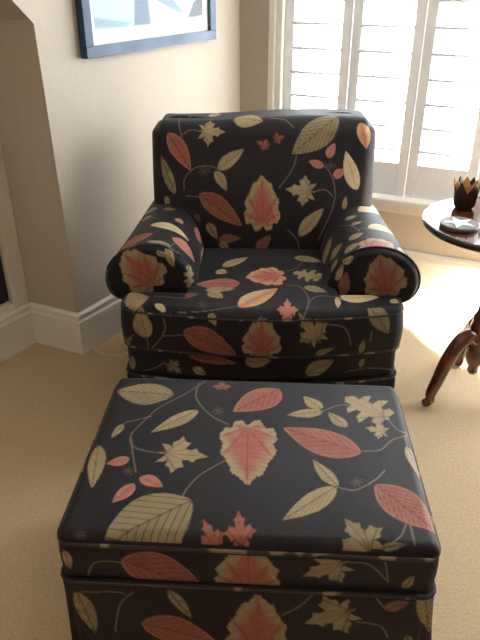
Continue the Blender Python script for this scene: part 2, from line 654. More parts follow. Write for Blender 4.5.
# dark books on the lowest shelf
bx = 0.080
bcols = [(0.010, 0.012, 0.022), (0.018, 0.012, 0.014), (0.10, 0.014, 0.012), (0.012, 0.02, 0.04), (0.03, 0.02, 0.016), (0.07, 0.02, 0.015)]
blab = ['black hardback book against the bookcase side on the lowest shelf', 'charcoal hardback book on the lowest shelf, second from the case side',
        'dark red hardback book standing on the lowest bookcase shelf', 'navy hardback book on the lowest shelf beside the dark red one',
        'dark brown hardback book on the lowest shelf beside the navy one', 'maroon hardback book at the open end of the row']
for i, (bw_, bh_) in enumerate(((0.034, 0.235), (0.026, 0.225), (0.03, 0.20), (0.04, 0.24), (0.03, 0.21), (0.035, 0.23))):
    b = empty('book', Vector((bcp.x, bcp.y, 0.213)) + W3(LDIR * bx, 0) + W3(LN * 0.014, 0), ca)
    tag(b, blab[i], 'book', 'dark books on the lowest bookcase shelf')
    mm = mat('book_cloth_%d' % i, bcols[i], 0.6, noise=0.15, nscale=60)
    ys = sorted((0.0, 0.17 * SGN))
    bm = box_bm(0, 0.004, ys[0], ys[1], 0, bh_, 0.0008)
    bm_obj('cover', bm, mm, b)
    bm_obj('cover', box_bm(bw_ - 0.004, bw_, ys[0], ys[1], 0, bh_, 0.0008), mm, b)
    ysp = sorted((0.0, 0.005 * SGN))
    bm_obj('spine', box_bm(0.004, bw_ - 0.004, ysp[0], ysp[1], 0, bh_, 0.0008), mm, b)
    yp = sorted((0.005 * SGN, 0.164 * SGN))
    bm_obj('pages', box_bm(0.004, bw_ - 0.004, yp[0], yp[1], 0.004, bh_ - 0.004), M_MATB, b)
    bx += bw_ + 0.002

# ================================================================== FABRIC PANELS
FAB = {}                                       # print-bearing objects by name key


def rounded_box(sx, sy, sz, r, res):
    """closed rounded box centred at the origin with an even quad lattice"""
    n = [max(4, int(round(s / res))) for s in (sx, sy, sz)]
    half = np.array([sx, sy, sz]) / 2
    allP, allQ, off = [], [], 0
    for ax in range(3):
        u, v = [(1, 2), (2, 0), (0, 1)][ax]
        for side in (0, 1):
            I, J = np.meshgrid(np.arange(n[u] + 1), np.arange(n[v] + 1), indexing='ij')
            L = np.zeros((I.size, 3), dtype=np.int64)
            L[:, u] = I.ravel()
            L[:, v] = J.ravel()
            L[:, ax] = n[ax] * side
            idx = np.arange(I.size).reshape(I.shape) + off
            q = np.stack([idx[:-1, :-1], idx[1:, :-1], idx[1:, 1:], idx[:-1, 1:]], -1).reshape(-1, 4)
            if side == 0:
                q = q[:, ::-1]
            allP.append(L)
            allQ.append(q)
            off += I.size
    L = np.vstack(allP)
    Q = np.vstack(allQ)
    key = (L[:, 0] * 100003 + L[:, 1]) * 100003 + L[:, 2]
    _, first, inv = np.unique(key, return_index=True, return_inverse=True)
    L = L[first]
    Q = inv.ravel()[Q]
    P = L / np.array(n) * (2 * half) - half
    r = min(r, *(half * 0.999))
    q = np.clip(P, -half + r, half - r)
    d = P - q
    ln = np.linalg.norm(d, axis=1)
    ok = ln > 1e-9
    P[ok] = q[ok] + r * d[ok] / ln[ok, None]
    return P, Q


def wrinkle(P, amp, sc_, seed):
    rg = np.random.default_rng(seed)
    w = np.zeros(len(P))
    n = 5 if sc_ < 100 else 11
    for i in range(n):
        k = rg.normal(size=3)
        k *= sc_ * rg.uniform(0.6, 1.5) / np.linalg.norm(k)
        w += np.sin(P @ k + rg.uniform(0, 6.28))
    return w / math.sqrt(n * 5) * amp


def fabric(key, name, V, Q, parent):
    o = mesh_np(name, V, Q, M_FABRIC, parent)
    FAB[key] = o
    return o


def welt(path, parent, rad=0.0042, closed=True):
    V, Q = tube_np(resample(path, 0.012, closed), rad, 6, closed)
    return mesh_np('welt', V, Q, M_WELT, parent)


def rrect(hx, hy, r, n=8):
    out = []
    for cx, cy, a0 in ((hx - r, hy - r, 0), (-hx + r, hy - r, PI / 2), (-hx + r, -hy + r, PI), (hx - r, -hy + r, 3 * PI / 2)):
        for i in range(n + 1):
            a = a0 + PI / 2 * i / n
            out.append((cx + r * math.cos(a), cy + r * math.sin(a)))
    return np.array(out)


# ---------------------------------------------------------------- ottoman
OT_Z = 0.452
OT_C = (0.025, 0.828 + 0.262)
OT = empty('ottoman', (OT_C[0], OT_C[1], 0), math.radians(-3.2))
tag(OT, 'black leaf-print upholstered ottoman with a skirt, in front of the armchair', 'ottoman')
OHX, OHY = 0.350, 0.262


def ot_plan(P):
    """the ottoman is a touch narrower towards the armchair"""
    P[:, 0] *= 1 - 0.006 * P[:, 1] / OHY
    return P


V, Q = rounded_box(2 * OHX, 2 * OHY, 0.05, 0.022, 0.0023)
top = V[:, 2] > 0
fx = np.clip(1 - (V[:, 0] / OHX) ** 4, 0, 1) * np.clip(1 - (V[:, 1] / OHY) ** 4, 0, 1)
V[top, 2] += 0.012 * fx[top]
V[:, 2] += wrinkle(V, 0.0012, 14, 3)
V[:, 2] += OT_Z - 0.025
fabric('ot_top', 'top_cushion', ot_plan(V), Q, OT)
V, Q = rounded_box(2 * OHX - 0.004, 2 * OHY - 0.004, 0.112, 0.018, 0.0026)
V[:, 2] += 0.332 + 0.052
k = 1 + 0.008 * np.cos((V[:, 2] - 0.392) / 0.1 * PI)
V[:, :2] *= k[:, None]
fabric('ot_band', 'side_band', ot_plan(V), Q, OT)
V, Q = rounded_box(2 * OHX + 0.004, 2 * OHY + 0.004, 0.321, 0.012, 0.0030)
V[:, 2] += 0.012 + 0.1605
fl = np.clip((0.333 - V[:, 2]) / 0.33, 0, 1)
V[:, 1] *= 1 + 0.03 * fl
V[:, 0] *= 1 + np.where(V[:, 0] > 0, 0.105, 0.020) * fl
# kick pleats at the corners: a narrow vertical fold on each face beside the corner
for sx in (-1, 1):
    for sy in (-1, 1):
        dxy = np.hypot(V[:, 0] - sx * (OHX + 0.004), V[:, 1] - sy * (OHY + 0.004))
        g = np.exp(-((dxy - 0.012) / 0.006) ** 2) * np.clip(fl * 2.0, 0, 1)
        V[:, 0] -= sx * 0.006 * g
        V[:, 1] -= sy * 0.006 * g
V[:, 1] += 0.003 * np.sin(V[:, 0] * 19) * fl
fabric('ot_skirt', 'skirt', ot_plan(V), Q, OT)
rr = rrect(OHX + 0.0005, OHY + 0.0005, 0.030)
welt(ot_plan(np.c_[rr, np.full(len(rr), OT_Z - 0.022)]), OT)
welt(ot_plan(np.c_[rrect(OHX + 0.004, OHY + 0.004, 0.024), np.full(len(rr), 0.333)]), OT)

# ---------------------------------------------------------------- armchair
CH = empty('armchair', (0.065, 1.70, 0), math.radians(-1.6))
tag(CH, 'black leaf-print upholstered armchair with rolled arms by the window', 'armchair')

# seat cushion, T-shaped in plan
CT, CB = 0.472, 0.318
EARX, EARY, MIDX, CDEP = 0.424, 0.108, 0.235, 0.56


def t_cushion(res):
    xs = np.arange(-EARX, EARX + 1e-6, 2 * EARX / round(2 * EARX / res))
    ny = int(round(CDEP / res))
    ys = np.linspace(0, CDEP, ny + 1)
    # snap a column and a row onto the inner corners
    for sgn in (-1, 1):
        i = np.argmin(abs(xs - sgn * MIDX))
        xs[i] = sgn * MIDX
    j = np.argmin(abs(ys - EARY))
    ys[j] = EARY
    X, Y = np.meshgrid(xs, ys, indexing='ij')
    cx = (xs[:-1] + xs[1:]) / 2
    cy = (ys[:-1] + ys[1:]) / 2
    CX, CY = np.meshgrid(cx, cy, indexing='ij')
    cell = (np.abs(CX) < MIDX) | (CY < EARY)
    idx = np.arange(X.size).reshape(X.shape)
    q = np.stack([idx[:-1, :-1], idx[1:, :-1], idx[1:, 1:], idx[:-1, 1:]], -1)[cell]
    used = np.unique(q)
    remap = -np.ones(X.size, int)
    remap[used] = np.arange(len(used))
    q = remap[q]
    x = X.ravel()[used]
    y = Y.ravel()[used]
    # distance to the T outline
    d_ear = np.minimum.reduce([x + EARX, EARX - x, y, np.where(np.abs(x) > MIDX, EARY - y, 9)])
    d_mid = np.minimum.reduce([np.where(y >= EARY, np.minimum(MIDX - x, x + MIDX), 9), CDEP - y, y])
    d = np.where(np.abs(x) > MIDX, d_ear, np.where(y > EARY, d_mid, np.minimum(y, EARX)))
    d = np.where((np.abs(x) <= MIDX) & (y <= EARY), np.minimum(y, np.hypot(MIDX - np.abs(x), EARY - y)), d)
    d = np.clip(d, 0, None)
    # round the plan corners of the ears
    R = 0.035
    for sx in (-1, 1):
        for fy in (0, 1):
            ax = sx * x - (EARX - R)
            ay = (R - y) if fy == 0 else (y - (EARY - R))
            mk = (ax > 0) & (ay > 0) & (np.abs(x) > MIDX)
            mxx = np.maximum(ax, ay)
            hy = np.hypot(ax, ay) + 1e-12
            f = np.where(mk, mxx / hy, 1)
            x = np.where(mk, sx * (EARX - R + ax * f), x)
            y = np.where(mk, (R - ay * f) if fy == 0 else (EARY - R + ay * f), y)
    r = 0.024
    e = np.where(d < r, np.sqrt(np.clip(r * r - (r - d) ** 2, 0, None)), r)
    crown = 0.022 * np.clip(1 - (x / 0.40) ** 2, 0, 1) * np.clip(1 - ((y - 0.27) / 0.33) ** 2, 0, 1)
    zt = CT - r + e + crown
    zb = CB + r - e
    n = len(x)
    top = np.c_[x, y, zt]
    bot = np.c_[x, y, zb]
    # boundary loop of the plan
    ed = np.vstack([q[:, [0, 1]], q[:, [1, 2]], q[:, [2, 3]], q[:, [3, 0]]])
    k = ed.min(1) * 10 ** 7 + ed.max(1)
    uq, ix, ct = np.unique(k, return_index=True, return_counts=True)
    be = ed[ix[ct == 1]]
    nb = 40
    V = [top, bot]
    side_ids = {}
    bverts = np.unique(be)
    lay = [None] * (nb + 1)
    m1 = -np.ones(n, int)
    m1[bverts] = np.arange(len(bverts))
    lay[0] = bverts
    lay[nb] = bverts + n
    off = 2 * n
    for L in range(1, nb):
        t = L / nb
        z = (CT - r) * (1 - t) + (CB + r) * t
        V.append(np.c_[x[bverts], y[bverts], np.full(len(bverts), z)])
        lay[L] = np.arange(len(bverts)) + off
        off += len(bverts)
    Qs = [q, q[:, ::-1] + n]
    a, b = m1[be[:, 0]], m1[be[:, 1]]
    for L in range(nb):
        Qs.append(np.stack([lay[L][b], lay[L][a], lay[L + 1][a], lay[L + 1][b]], -1))
    V = np.vstack(V)
    Q = np.vstack(Qs)
    # bowed front edge and a soft belly on the boxing
    fb = np.clip(1 - V[:, 1] / 0.30, 0, 1)
    V[:, 1] -= (0.055 * np.clip(1 - (V[:, 0] / EARX) ** 2, 0, 1)) * fb
    bel = np.cos((V[:, 2] - 0.395) / 0.077 * PI / 2).clip(0, 1)
    V[:, 1] -= 0.010 * bel * np.clip(1 - V[:, 1] / 0.15, 0, 1)
    V[:, 0] *= 1 + 0.012 * bel
    V[:, 2] += wrinkle(V, 0.0025, 16, 5)
    return V, Q


V, Q = t_cushion(0.0026)
seat = fabric('seat', 'seat_cushion', V, Q, CH)


def front_path(z, dy=0.0):
    xs = np.linspace(-EARX + 0.03, EARX - 0.03, 40)
    pts = [(x, -0.055 * (1 - (x / EARX) ** 2) + dy, z) for x in xs]
    left = [(-EARX + 0.001 + 0.0, 0.10, z), (-EARX, 0.035, z), (-EARX + 0.010, 0.008, z)]
    right = [(EARX - 0.010, 0.008, z), (EARX, 0.035, z), (EARX - 0.001, 0.10, z)]
    return catmull(np.array(left + pts + right), 3)


welt(front_path(CT - 0.016), seat, 0.0042, False)
welt(front_path(CB + 0.014), seat, 0.0042, False)

# base: front rail and skirt (one box each, the back part wide as the frame)
V, Q = rounded_box(0.836, 0.74, 0.115, 0.02, 0.0032)
V[:, 1] += 0.37 + 0.012
V[:, 2] += 0.222 + 0.0575
V[:, 1] -= 0.050 * np.clip(1 - (V[:, 0] / 0.41) ** 2, 0, 1) * np.clip(1 - V[:, 1] / 0.3, 0, 1)
fabric('rail', 'seat_rail', V, Q, CH)
V, Q = rounded_box(0.850, 0.755, 0.215, 0.012, 0.0040)
V[:, 1] += 0.37 + 0.012
V[:, 2] += 0.012 + 0.1075
V[:, 1] -= 0.050 * np.clip(1 - (V[:, 0] / 0.41) ** 2, 0, 1) * np.clip(1 - V[:, 1] / 0.3, 0, 1)
fl = np.clip((0.22 - V[:, 2]) / 0.2, 0, 1)
V[:, 0] *= 1 + 0.02 * fl
V[:, 1] -= 0.008 * fl * np.where(V[:, 1] < 0.3, 1, -1)
V[:, 1] += 0.003 * np.sin(V[:, 0] * 17) * fl
fabric('skirt', 'skirt', V, Q, CH)
pp = [(x, -0.050 * max(0, 1 - (x / 0.41) ** 2) + 0.002, 0.224) for x in np.linspace(-0.412, 0.412, 40)]
welt([(-0.427, 0.5, 0.224), (-0.427, 0.03, 0.224)] + pp + [(0.427, 0.03, 0.224), (0.427, 0.5, 0.224)], CH, 0.0042, False)

# arms: closed roll profile (x outward, z up), for the sitter's one side; mirrored for the other
ARM = np.array([(0.192, 0.30), (0.194, 0.42), (0.206, 0.50), (0.236, 0.562), (0.280, 0.600), (0.335, 0.614), (0.392, 0.607), (0.444, 0.580),
                (0.479, 0.535), (0.486, 0.486), (0.468, 0.442), (0.424, 0.420), (0.404, 0.400), (0.400, 0.330), (0.398, 0.24)])
arm_c = catmull(ARM, 10)
arm_c = np.vstack([arm_c, [(0.315, 0.24)]])
AY0, AY1 = 0.108, 0.70


def arm_shape(P):
    """P columns: x (outward), y (back), z; roll narrows and rises a little towards the back"""
    t = np.clip((P[:, 1] - AY0) / (AY1 - AY0), 0, 1)
    x = 0.22 + (P[:, 0] - 0.22) * (1 - 0.26 * t)
    z = P[:, 2] + 0.020 * t * np.clip((P[:, 2] - 0.42) / 0.15, 0, 1)
    return np.c_[x, P[:, 1], z]


def make_arm(sgn, key):
    out = resample(arm_c, 0.0028, True)
    m = len(out)
    ys = np.linspace(AY0 + 0.022, AY1, int((AY1 - AY0) / 0.003))
    n = len(ys)
    P = np.zeros((n, m, 3))
    P[:, :, 0] = out[None, :, 0]
    P[:, :, 2] = out[None, :, 1]
    P[:, :, 1] = ys[:, None]
    P = arm_shape(P.reshape(-1, 3))
    P[:, 2] += wrinkle(P, 0.003, 18, 21 + int(sgn)) * np.clip((P[:, 2] - 0.45) / 0.1, 0, 1)
    idx = np.arange(n * m).reshape(n, m)
    q = np.stack([idx[:-1], np.roll(idx, -1, 1)[:-1], np.roll(idx, -1, 1)[1:], idx[1:]], -1).reshape(-1, 4)
    # back cap
    V = np.vstack([P, P[idx[-1]].mean(0)[None]])
    tri = np.stack([idx[-1], np.roll(idx[-1], -1), np.full(m, n * m), np.full(m, n * m)], -1)
    # split everything into triangles so the cap is valid
    T = np.vstack([q[:, [0, 1, 2]], q[:, [0, 2, 3]], tri[:, :3]])
    if sgn < 0:
        V[:, 0] *= -1
    else:
        T = T[:, ::-1]
    T = T[:, ::-1]
    arm = fabric(key, 'arm', V, T, CH)
    # front panel: slightly domed plate inside the roll outline
    cen = np.array([0.34, 0.48])
    nr = 44
    rings = []
    for i in range(nr + 1):
        f = 1 - i / nr
        pr = cen + (out - cen) * f
        yy = AY0 + 0.022 * (max(0, (f - 0.84) / 0.16)) ** 2.5 - 0.004 * (1 - f * f)
        rings.append(np.c_[pr[:, 0], np.full(m, yy), pr[:, 1]])
    rings.insert(0, np.c_[out[:, 0], np.full(m, AY0 + 0.03), out[:, 1]])
    V = arm_shape(np.vstack(rings))
    R = len(rings)
    idx = np.arange(R * m).reshape(R, m)
    q = np.stack([idx[:-1], np.roll(idx, -1, 1)[:-1], np.roll(idx, -1, 1)[1:], idx[1:]], -1).reshape(-1, 4)
    if sgn < 0:
        V[:, 0] *= -1
        q = q[:, ::-1]
    o = mesh_np('front_panel', V, q, M_FABRIC, arm)
    FAB[key + '_front'] = o
    # welt round the roll
    keep = (arm_c[:, 1] > 0.40) & (np.arange(len(arm_c)) > 32)
    pw = np.c_[arm_c[keep][:, 0], np.full(keep.sum(), AY0 + 0.018), arm_c[keep][:, 1]]
    pw[:, 0] *= sgn
    welt(pw, arm, 0.0032, False)
    return arm


make_arm(-1, 'arm_l')
make_arm(1, 'arm_r')

# backrest: plump pillow back, leaning, with rounded upper corners
BHX, BZ0, BZ1, BT = 0.384, 0.36, 0.893, 0.20
V, Q = rounded_box(2 * BHX, BT, BZ1 - BZ0, 0.048, 0.0028)
x, y, z = V[:, 0].copy(), V[:, 1].copy(), V[:, 2].copy()
zz = (z + (BZ1 - BZ0) / 2) / (BZ1 - BZ0)           # 0 bottom .. 1 top
# upper corners rounded in elevation
R = 0.048
ax = np.abs(x) - (BHX - R)
az = z - ((BZ1 - BZ0) / 2 - R)
mk = (ax > 0) & (az > 0)
f = np.where(mk, np.maximum(ax, az) / (np.hypot(ax, az) + 1e-9), 1)
x = np.where(mk, np.sign(x) * (BHX - R + ax * f), x)
z = np.where(mk, (BZ1 - BZ0) / 2 - R + az * f, z)
front = np.clip(-y / (BT / 2), 0, 1)
y = y - 0.050 * front * np.clip(1 - (x / BHX) ** 2, 0, 1) * np.clip(np.sin(np.clip(zz, 0, 1) * PI), 0, 1)
z = z + 0.010 * np.sin((x / BHX) * 2.6 + 0.3) * np.clip(zz - 0.7, 0, 1) / 0.3
x = x * (0.955 + 0.055 * np.clip(zz, 0, 1) + 0.02 * np.sin(np.clip(zz, 0, 1) * PI))
z = z + (BZ0 + BZ1) / 2
y = y + 0.53 + (z - 0.47) * 0.30
V = np.c_[x, y, z]
V[:, 1] += wrinkle(V, 0.005, 11, 9) + wrinkle(V, 0.002, 30, 10)
backrest = fabric('back', 'backrest', V, Q, CH)
# welt along the top seam and sides of the back
wp = []
for s, zt in [(-BHX, 0.56), (-BHX - 0.004, 0.66), (-BHX, 0.78), (-BHX + 0.006, 0.84), (-BHX + 0.024, 0.881), (-BHX + 0.075, 0.903), (-0.2, 0.899), (-0.05, 0.898), (0.06, 0.903),
              (0.16, 0.913), (0.26, 0.917), (BHX - 0.075, 0.913), (BHX - 0.024, 0.889), (BHX - 0.006, 0.845), (BHX, 0.78), (BHX + 0.004, 0.66), (BHX, 0.56)]:
    zt -= 0.017
    wp.append((s, 0.53 + (zt - 0.47) * 0.30 - 0.012, zt))
welt(catmull(np.array(wp), 6), backrest, 0.0042, False)
# outside back panel
V, Q = rounded_box(0.74, 0.06, 0.58, 0.025, 0.006)
V[:, 2] += 0.50
V[:, 1] += 0.695 + (V[:, 2] - 0.47) * 0.16
fabric('outback', 'outside_back', V, Q, CH)

bpy.context.view_layer.update()

# ================================================================== LEAF PRINT
BASE = np.array([0.0070, 0.0050, 0.0082])
PAL = {
    'gold': ((0.345, 0.264, 0.145), (0.13, 0.092, 0.048)),
    'tan': ((0.265, 0.205, 0.112), (0.065, 0.046, 0.024)),
    'red': ((0.31, 0.100, 0.070), (0.11, 0.028, 0.025)),
    'pink': ((0.42, 0.165, 0.12), (0.28, 0.08, 0.07)),
    'brown': ((0.19, 0.085, 0.06), (0.09, 0.035, 0.03)),
    'cream': ((0.56, 0.45, 0.28), (0.34, 0.24, 0.12)),
    'peach': ((0.52, 0.27, 0.15), (0.40, 0.11, 0.075)),
}


def poly_ovate(n=26, fat=0.8, skew=0.12):
    t = np.linspace(0, 1, n)
    w = np.sin(PI * t ** fat) ** 0.85 * (1 - 0.15 * t)
    w /= w.max()
    up = np.c_[t, w * (1 + skew)]
    dn = np.c_[t[::-1], -w[::-1] * (1 - skew)]
    return np.vstack([up, dn[1:-1]])


MAP_UP = [(0.16, 0.07), (0.10, 0.26), (0.0, 0.52), (0.17, 0.46), (0.24, 0.34), (0.22, 0.62), (0.32, 0.74), (0.38, 1.0), (0.48, 0.70), (0.58, 0.64), (0.51, 0.32), (0.62, 0.27), (0.72, 0.38), (0.78, 0.18)]
OAK_UP = [(0.06, 0.14), (0.06, 0.55), (0.20, 0.62), (0.24, 0.36), (0.32, 0.42), (0.34, 1.0), (0.48, 0.78), (0.50, 0.36), (0.60, 0.40), (0.66, 0.80), (0.76, 0.56), (0.76, 0.26), (0.9, 0.3)]


def poly_mirror(up, tip=(1.0, 0.0)):
    up = np.array(up)
    dn = up[::-1] * [1, -1]
    return np.vstack([[(0, 0)], up, [tip], dn])


GRAPE_UP = [(0.09, 0.0), (0.01, 0.20), (0.02, 0.46), (0.13, 0.60), (0.14, 0.86), (0.30, 0.99), (0.40, 0.86), (0.52, 0.94), (0.62, 0.76), (0.72, 0.62), (0.83, 0.50), (0.88, 0.27), (0.98, 0.0)]


def poly_grape():
    up = np.array(GRAPE_UP)
    dn = up[::-1][1:-1] * [1, -0.94]
    P = catmull(np.vstack([up, dn]), 6, True)
    a = np.arange(len(P))
    d = P - [0.45, 0]
    return [0.45, 0] + d * (1 + 0.022 * np.sin(a * 1.9) + 0.015 * np.sin(a * 0.83))[:, None]


POLY = {'ov': poly_ovate(), 'big': poly_ovate(34, 0.9, 0.08), 'mp': poly_mirror(MAP_UP), 'oak': poly_mirror(OAK_UP), 'gr': poly_grape()}


def sdf_poly(pts, poly):
    """signed distance (positive inside) of points to a polygon"""
    d2 = np.full(len(pts), 1e9)
    inside = np.zeros(len(pts), bool)
    n = len(poly)
    for i in range(n):
        a, b = poly[i], poly[(i + 1) % n]
        e = b - a
        w = pts - a
        t = np.clip((w @ e) / (e @ e + 1e-12), 0, 1)
        dd = w - t[:, None] * e
        d2 = np.minimum(d2, (dd * dd).sum(1))
        c = ((a[1] <= pts[:, 1]) != (b[1] <= pts[:, 1]))
        with np.errstate(divide='ignore', invalid='ignore'):
            xi = a[0] + (pts[:, 1] - a[1]) / (b[1] - a[1] + 1e-15) * e[0]
        inside ^= c & (pts[:, 0] < xi)
    d = np.sqrt(d2)
    return np.where(inside, d, -d)


def sstep(a, b, x):
    t = np.clip((x - a) / (b - a), 0, 1)
    return t * t * (3 - 2 * t)


class Cloth:
    """world-space vertices, normals and print colour of one fabric part"""

    def __init__(self, o):
        self.o = o
        self.flat = o.name.startswith('top_cushion')
        self.wrap = 0.15 if o.name.startswith('arm') else 0.45
        me = o.data
        n = len(me.vertices)
        co = np.zeros(n * 3, np.float32)
        me.vertices.foreach_get('co', co)
        no = np.zeros(n * 3, np.float32)
        me.vertices.foreach_get('normal', no)
        M = np.array(o.matrix_world)
        self.P = co.reshape(-1, 3) @ M[:3, :3].T + M[:3, 3]
        self.N = no.reshape(-1, 3) @ M[:3, :3].T
        self.col = np.tile(BASE, (n, 1))
        self.col *= (1 + 0.25 * wrinkle(self.P, 1.0, 300, 4))[:, None]

    def cast(self, x, y):
        o = self.o
        inv = o.matrix_world.inverted()
        d = (inv.to_3x3() @ ray(x, y)).normalized()
        ok, loc, nor, idx = o.ray_cast(inv @ ORG, d)
        if not ok:
            return None
        return o.matrix_world @ loc, (o.matrix_world.to_3x3() @ nor).normalized()

    def leaf(self, kind, cen, nor, base, tip, hw, pal, dull=1.0, seed=0, only=None):
        cen, nor, base, tip = (np.array(v, float) for v in (cen, nor, base, tip))
        ax = tip - base
        ax -= nor * (ax @ nor)
        L = np.linalg.norm(ax)
        if L < 0.004:
            return
        ax /= L
        sd = np.cross(nor, ax)
        d = self.P - base
        u = d @ ax
        v = d @ sd
        w = (self.P - cen) @ nor
        rad = max(L, hw) * 0.5
        sel = np.where((u > -0.01) & (u < L * 1.08 + 0.01) & (np.abs(v) < hw * 1.25 + 0.006) & (np.abs(w) < 0.03 + rad * 0.7) & (self.N @ nor > self.wrap))[0]
        if only is not None:
            sel = sel[only[sel]]
        if len(sel) == 0:
            return
        u, v = u[sel], v[sel]
        un, vn = u / L, v / hw
        poly = POLY[kind] * np.array([L, hw])
        jit = wrinkle(self.P[sel], 1.0, 160, seed + 50) * 0.0007
        s = sdf_poly(np.c_[u, v], poly) + jit
        mask = sstep(-0.0009, 0.0013, s)
        main, dark = (np.array(c) for c in PAL[pal])
        mott = 0.5 + 0.5 * wrinkle(self.P[sel], 1.6, 120, seed + 3)
        mott2 = 0.5 + 0.5 * wrinkle(self.P[sel], 1.8, 420, seed + 9)
        if kind in ('ov', 'big'):
            nv = 4.5 if L < 0.06 else (7 if kind == 'ov' else 8.5)
            ph = (un - 0.42 * np.abs(vn)) * nv
            vein = np.abs((ph % 1.0) - 0.5) * 2
            vein = sstep(0.70, 0.98, vein)
            rib = np.exp(-(v / 0.0017) ** 2) * (un > 0.02) * (un < 0.95)
            sh = 0.25 * (vn > 0) + 0.35 * np.abs(mott)
            k = np.clip(0.78 * vein * (0.85 if kind == 'ov' else 1.0) + 0.75 * rib + 0.5 * (sh - 0.2) + 0.14 * mott2, 0, 1)
            c = main * (1 - k)[:, None] + dark * k[:, None]
            if pal in ('red', 'pink'):
                ed = sstep(0.006, 0.0, s)[:, None] * 0.5
                c = c * (1 - ed) + np.array((0.46, 0.24, 0.13)) * ed
            if pal == 'peach':
                kk = np.exp(-(v / (hw * 0.35)) ** 2) * 0.8
                c = np.array((0.50, 0.34, 0.18)) * (1 - kk)[:, None] + np.array((0.46, 0.13, 0.08)) * kk[:, None]
        elif kind in ('mp', 'oak'):
            a = np.arctan2(vn * 0.9, un - 0.12)
            vein = np.zeros(len(sel))
            for va in (0, 0.55, -0.55, 1.15, -1.15, 1.9, -1.9):
                da = np.abs(a - va) * np.hypot(u - 0.12 * L, v)
                vein = np.maximum(vein, np.exp(-(da / 0.0016) ** 2))
            k = np.clip(0.65 * vein + 0.3 * mott + 0.14 * mott2 - 0.05, 0, 1)
            c = main * (1 - k)[:, None] + dark * k[:, None]
        else:                                      # grape leaf: gold margin, red heart running out along the veins
            a = np.arctan2(vn * hw, u - 0.12 * L)
            rr_ = np.hypot((un - 0.46) * 2, vn)
            dist = np.hypot(u - 0.12 * L, v)
            vein = np.zeros(len(sel))
            thin = np.zeros(len(sel))
            for va in (0, 0.48, -0.5, 1.0, -1.05, 1.65, -1.7):
                da = np.abs(a - va) * dist
                vein = np.maximum(vein, np.exp(-(da / 0.0055) ** 2))
                thin = np.maximum(thin, np.exp(-(da / 0.0013) ** 2))
            inner = s / (min(L * 0.5, hw) + 1e-6)
            red = sstep(0.10, 0.52, inner + 0.20 * vein + 0.12 * (mott - 0.5))
            gold = main * (1 - 0.22 * np.clip(mott2, 0, 1))[:, None]
            rc = np.array((0.37, 0.112, 0.085)) * (1 - 0.20 * np.clip(mott2, 0, 1))[:, None]
            c = gold * (1 - red)[:, None] + rc * red[:, None]
            tv = np.clip(thin * 0.75 * sstep(0.0, 0.25, inner), 0, 1)[:, None]
            c = c * (1 - tv) + np.array((0.17, 0.030, 0.030)) * tv
        c = c * dull
        self.col[sel] = self.col[sel] * (1 - mask)[:, None] + c * mask[:, None]

    def px_leaf(self, kind, pal, bx_, by_, tx, ty, w, dull=1.0, seed=0, wf=1.0):
        mxp, myp = (bx_ + tx) / 2, (by_ + ty) / 2
        h = None
        for f in (0.5, 0.4, 0.6, 0.3, 0.7, 0.15, 0.85):
            h = self.cast(bx_ + (tx - bx_) * f, by_ + (ty - by_) * f)
            if h:
                break
        if not h:
            return False
        cen, nor = h
        if self.flat:
            nor = Vector((0, 0, 1))            # prints laid on the level top
        b = on_plane(bx_, by_, cen, nor)
        t = on_plane(tx, ty, cen, nor)
        ln = math.hypot(tx - bx_, ty - by_) + 1e-6
        px, py = -(ty - by_) / ln * w / 2, (tx - bx_) / ln * w / 2
        s1 = on_plane(mxp + px, myp + py, cen, nor)
        s2 = on_plane(mxp - px, myp - py, cen, nor)
        ax = (t - b).normalized()
        sd = (s1 - s2) / 2
        hw = (sd - ax * sd.dot(ax)).length
        hw = min(max(hw, 0.002), 0.12) * wf
        if (t - b).length > 0.35:
            return False
        self.leaf(kind, cen, nor, b, t, hw, pal, dull, seed)
        return True

    def stem(self, pts, pal=(0.19, 0.145, 0.11), rad=0.0011):
        P = catmull(np.array(pts, float), 6)
        W = []
        for x, y in P:
            h = self.cast(x, y)
            if h:
                W.append(np.array(h[0]))
        for a, b in zip(W[:-1], W[1:]):
            if np.linalg.norm(b - a) > 0.05:
                continue
            m = (a + b) / 2
            r0 = np.linalg.norm(b - a) / 2 + 0.006
            sel = np.where((np.abs(self.P - m) < r0).all(1))[0]
            if len(sel) == 0:
                continue
            e = b - a
            w = self.P[sel] - a
            t = np.clip((w @ e) / (e @ e + 1e-12), 0, 1)
            d = np.linalg.norm(w - t[:, None] * e, axis=1)
            k = sstep(rad + 0.0012, rad - 0.0006, d)[:, None] * 0.85
            self.col[sel] = self.col[sel] * (1 - k) + np.array(pal) * k

    def scatter(self, n, rg, size=(0.05, 0.13), everywhere=False):
        """continue the print over the sides this photograph does not show"""
        view = self.P - np.array(ORG)
        c, s = math.cos(PITCH), math.sin(PITCH)
        zc = view[:, 1] * c - view[:, 2] * s
        ypx = 320 + F * (-(view[:, 2] * c + view[:, 1] * s)) / np.maximum(zc, 0.05)
        hid = (((self.N * view).sum(1) > 0.02) | (ypx > 655)) & (np.abs(self.N[:, 2]) < 0.7)
        if everywhere:                         # the chair skirt stands hidden behind the ottoman
            hid = np.abs(self.N[:, 2]) < 0.7
        ids = np.where(hid)[0]
        if len(ids) < 50:
            return
        placed = []
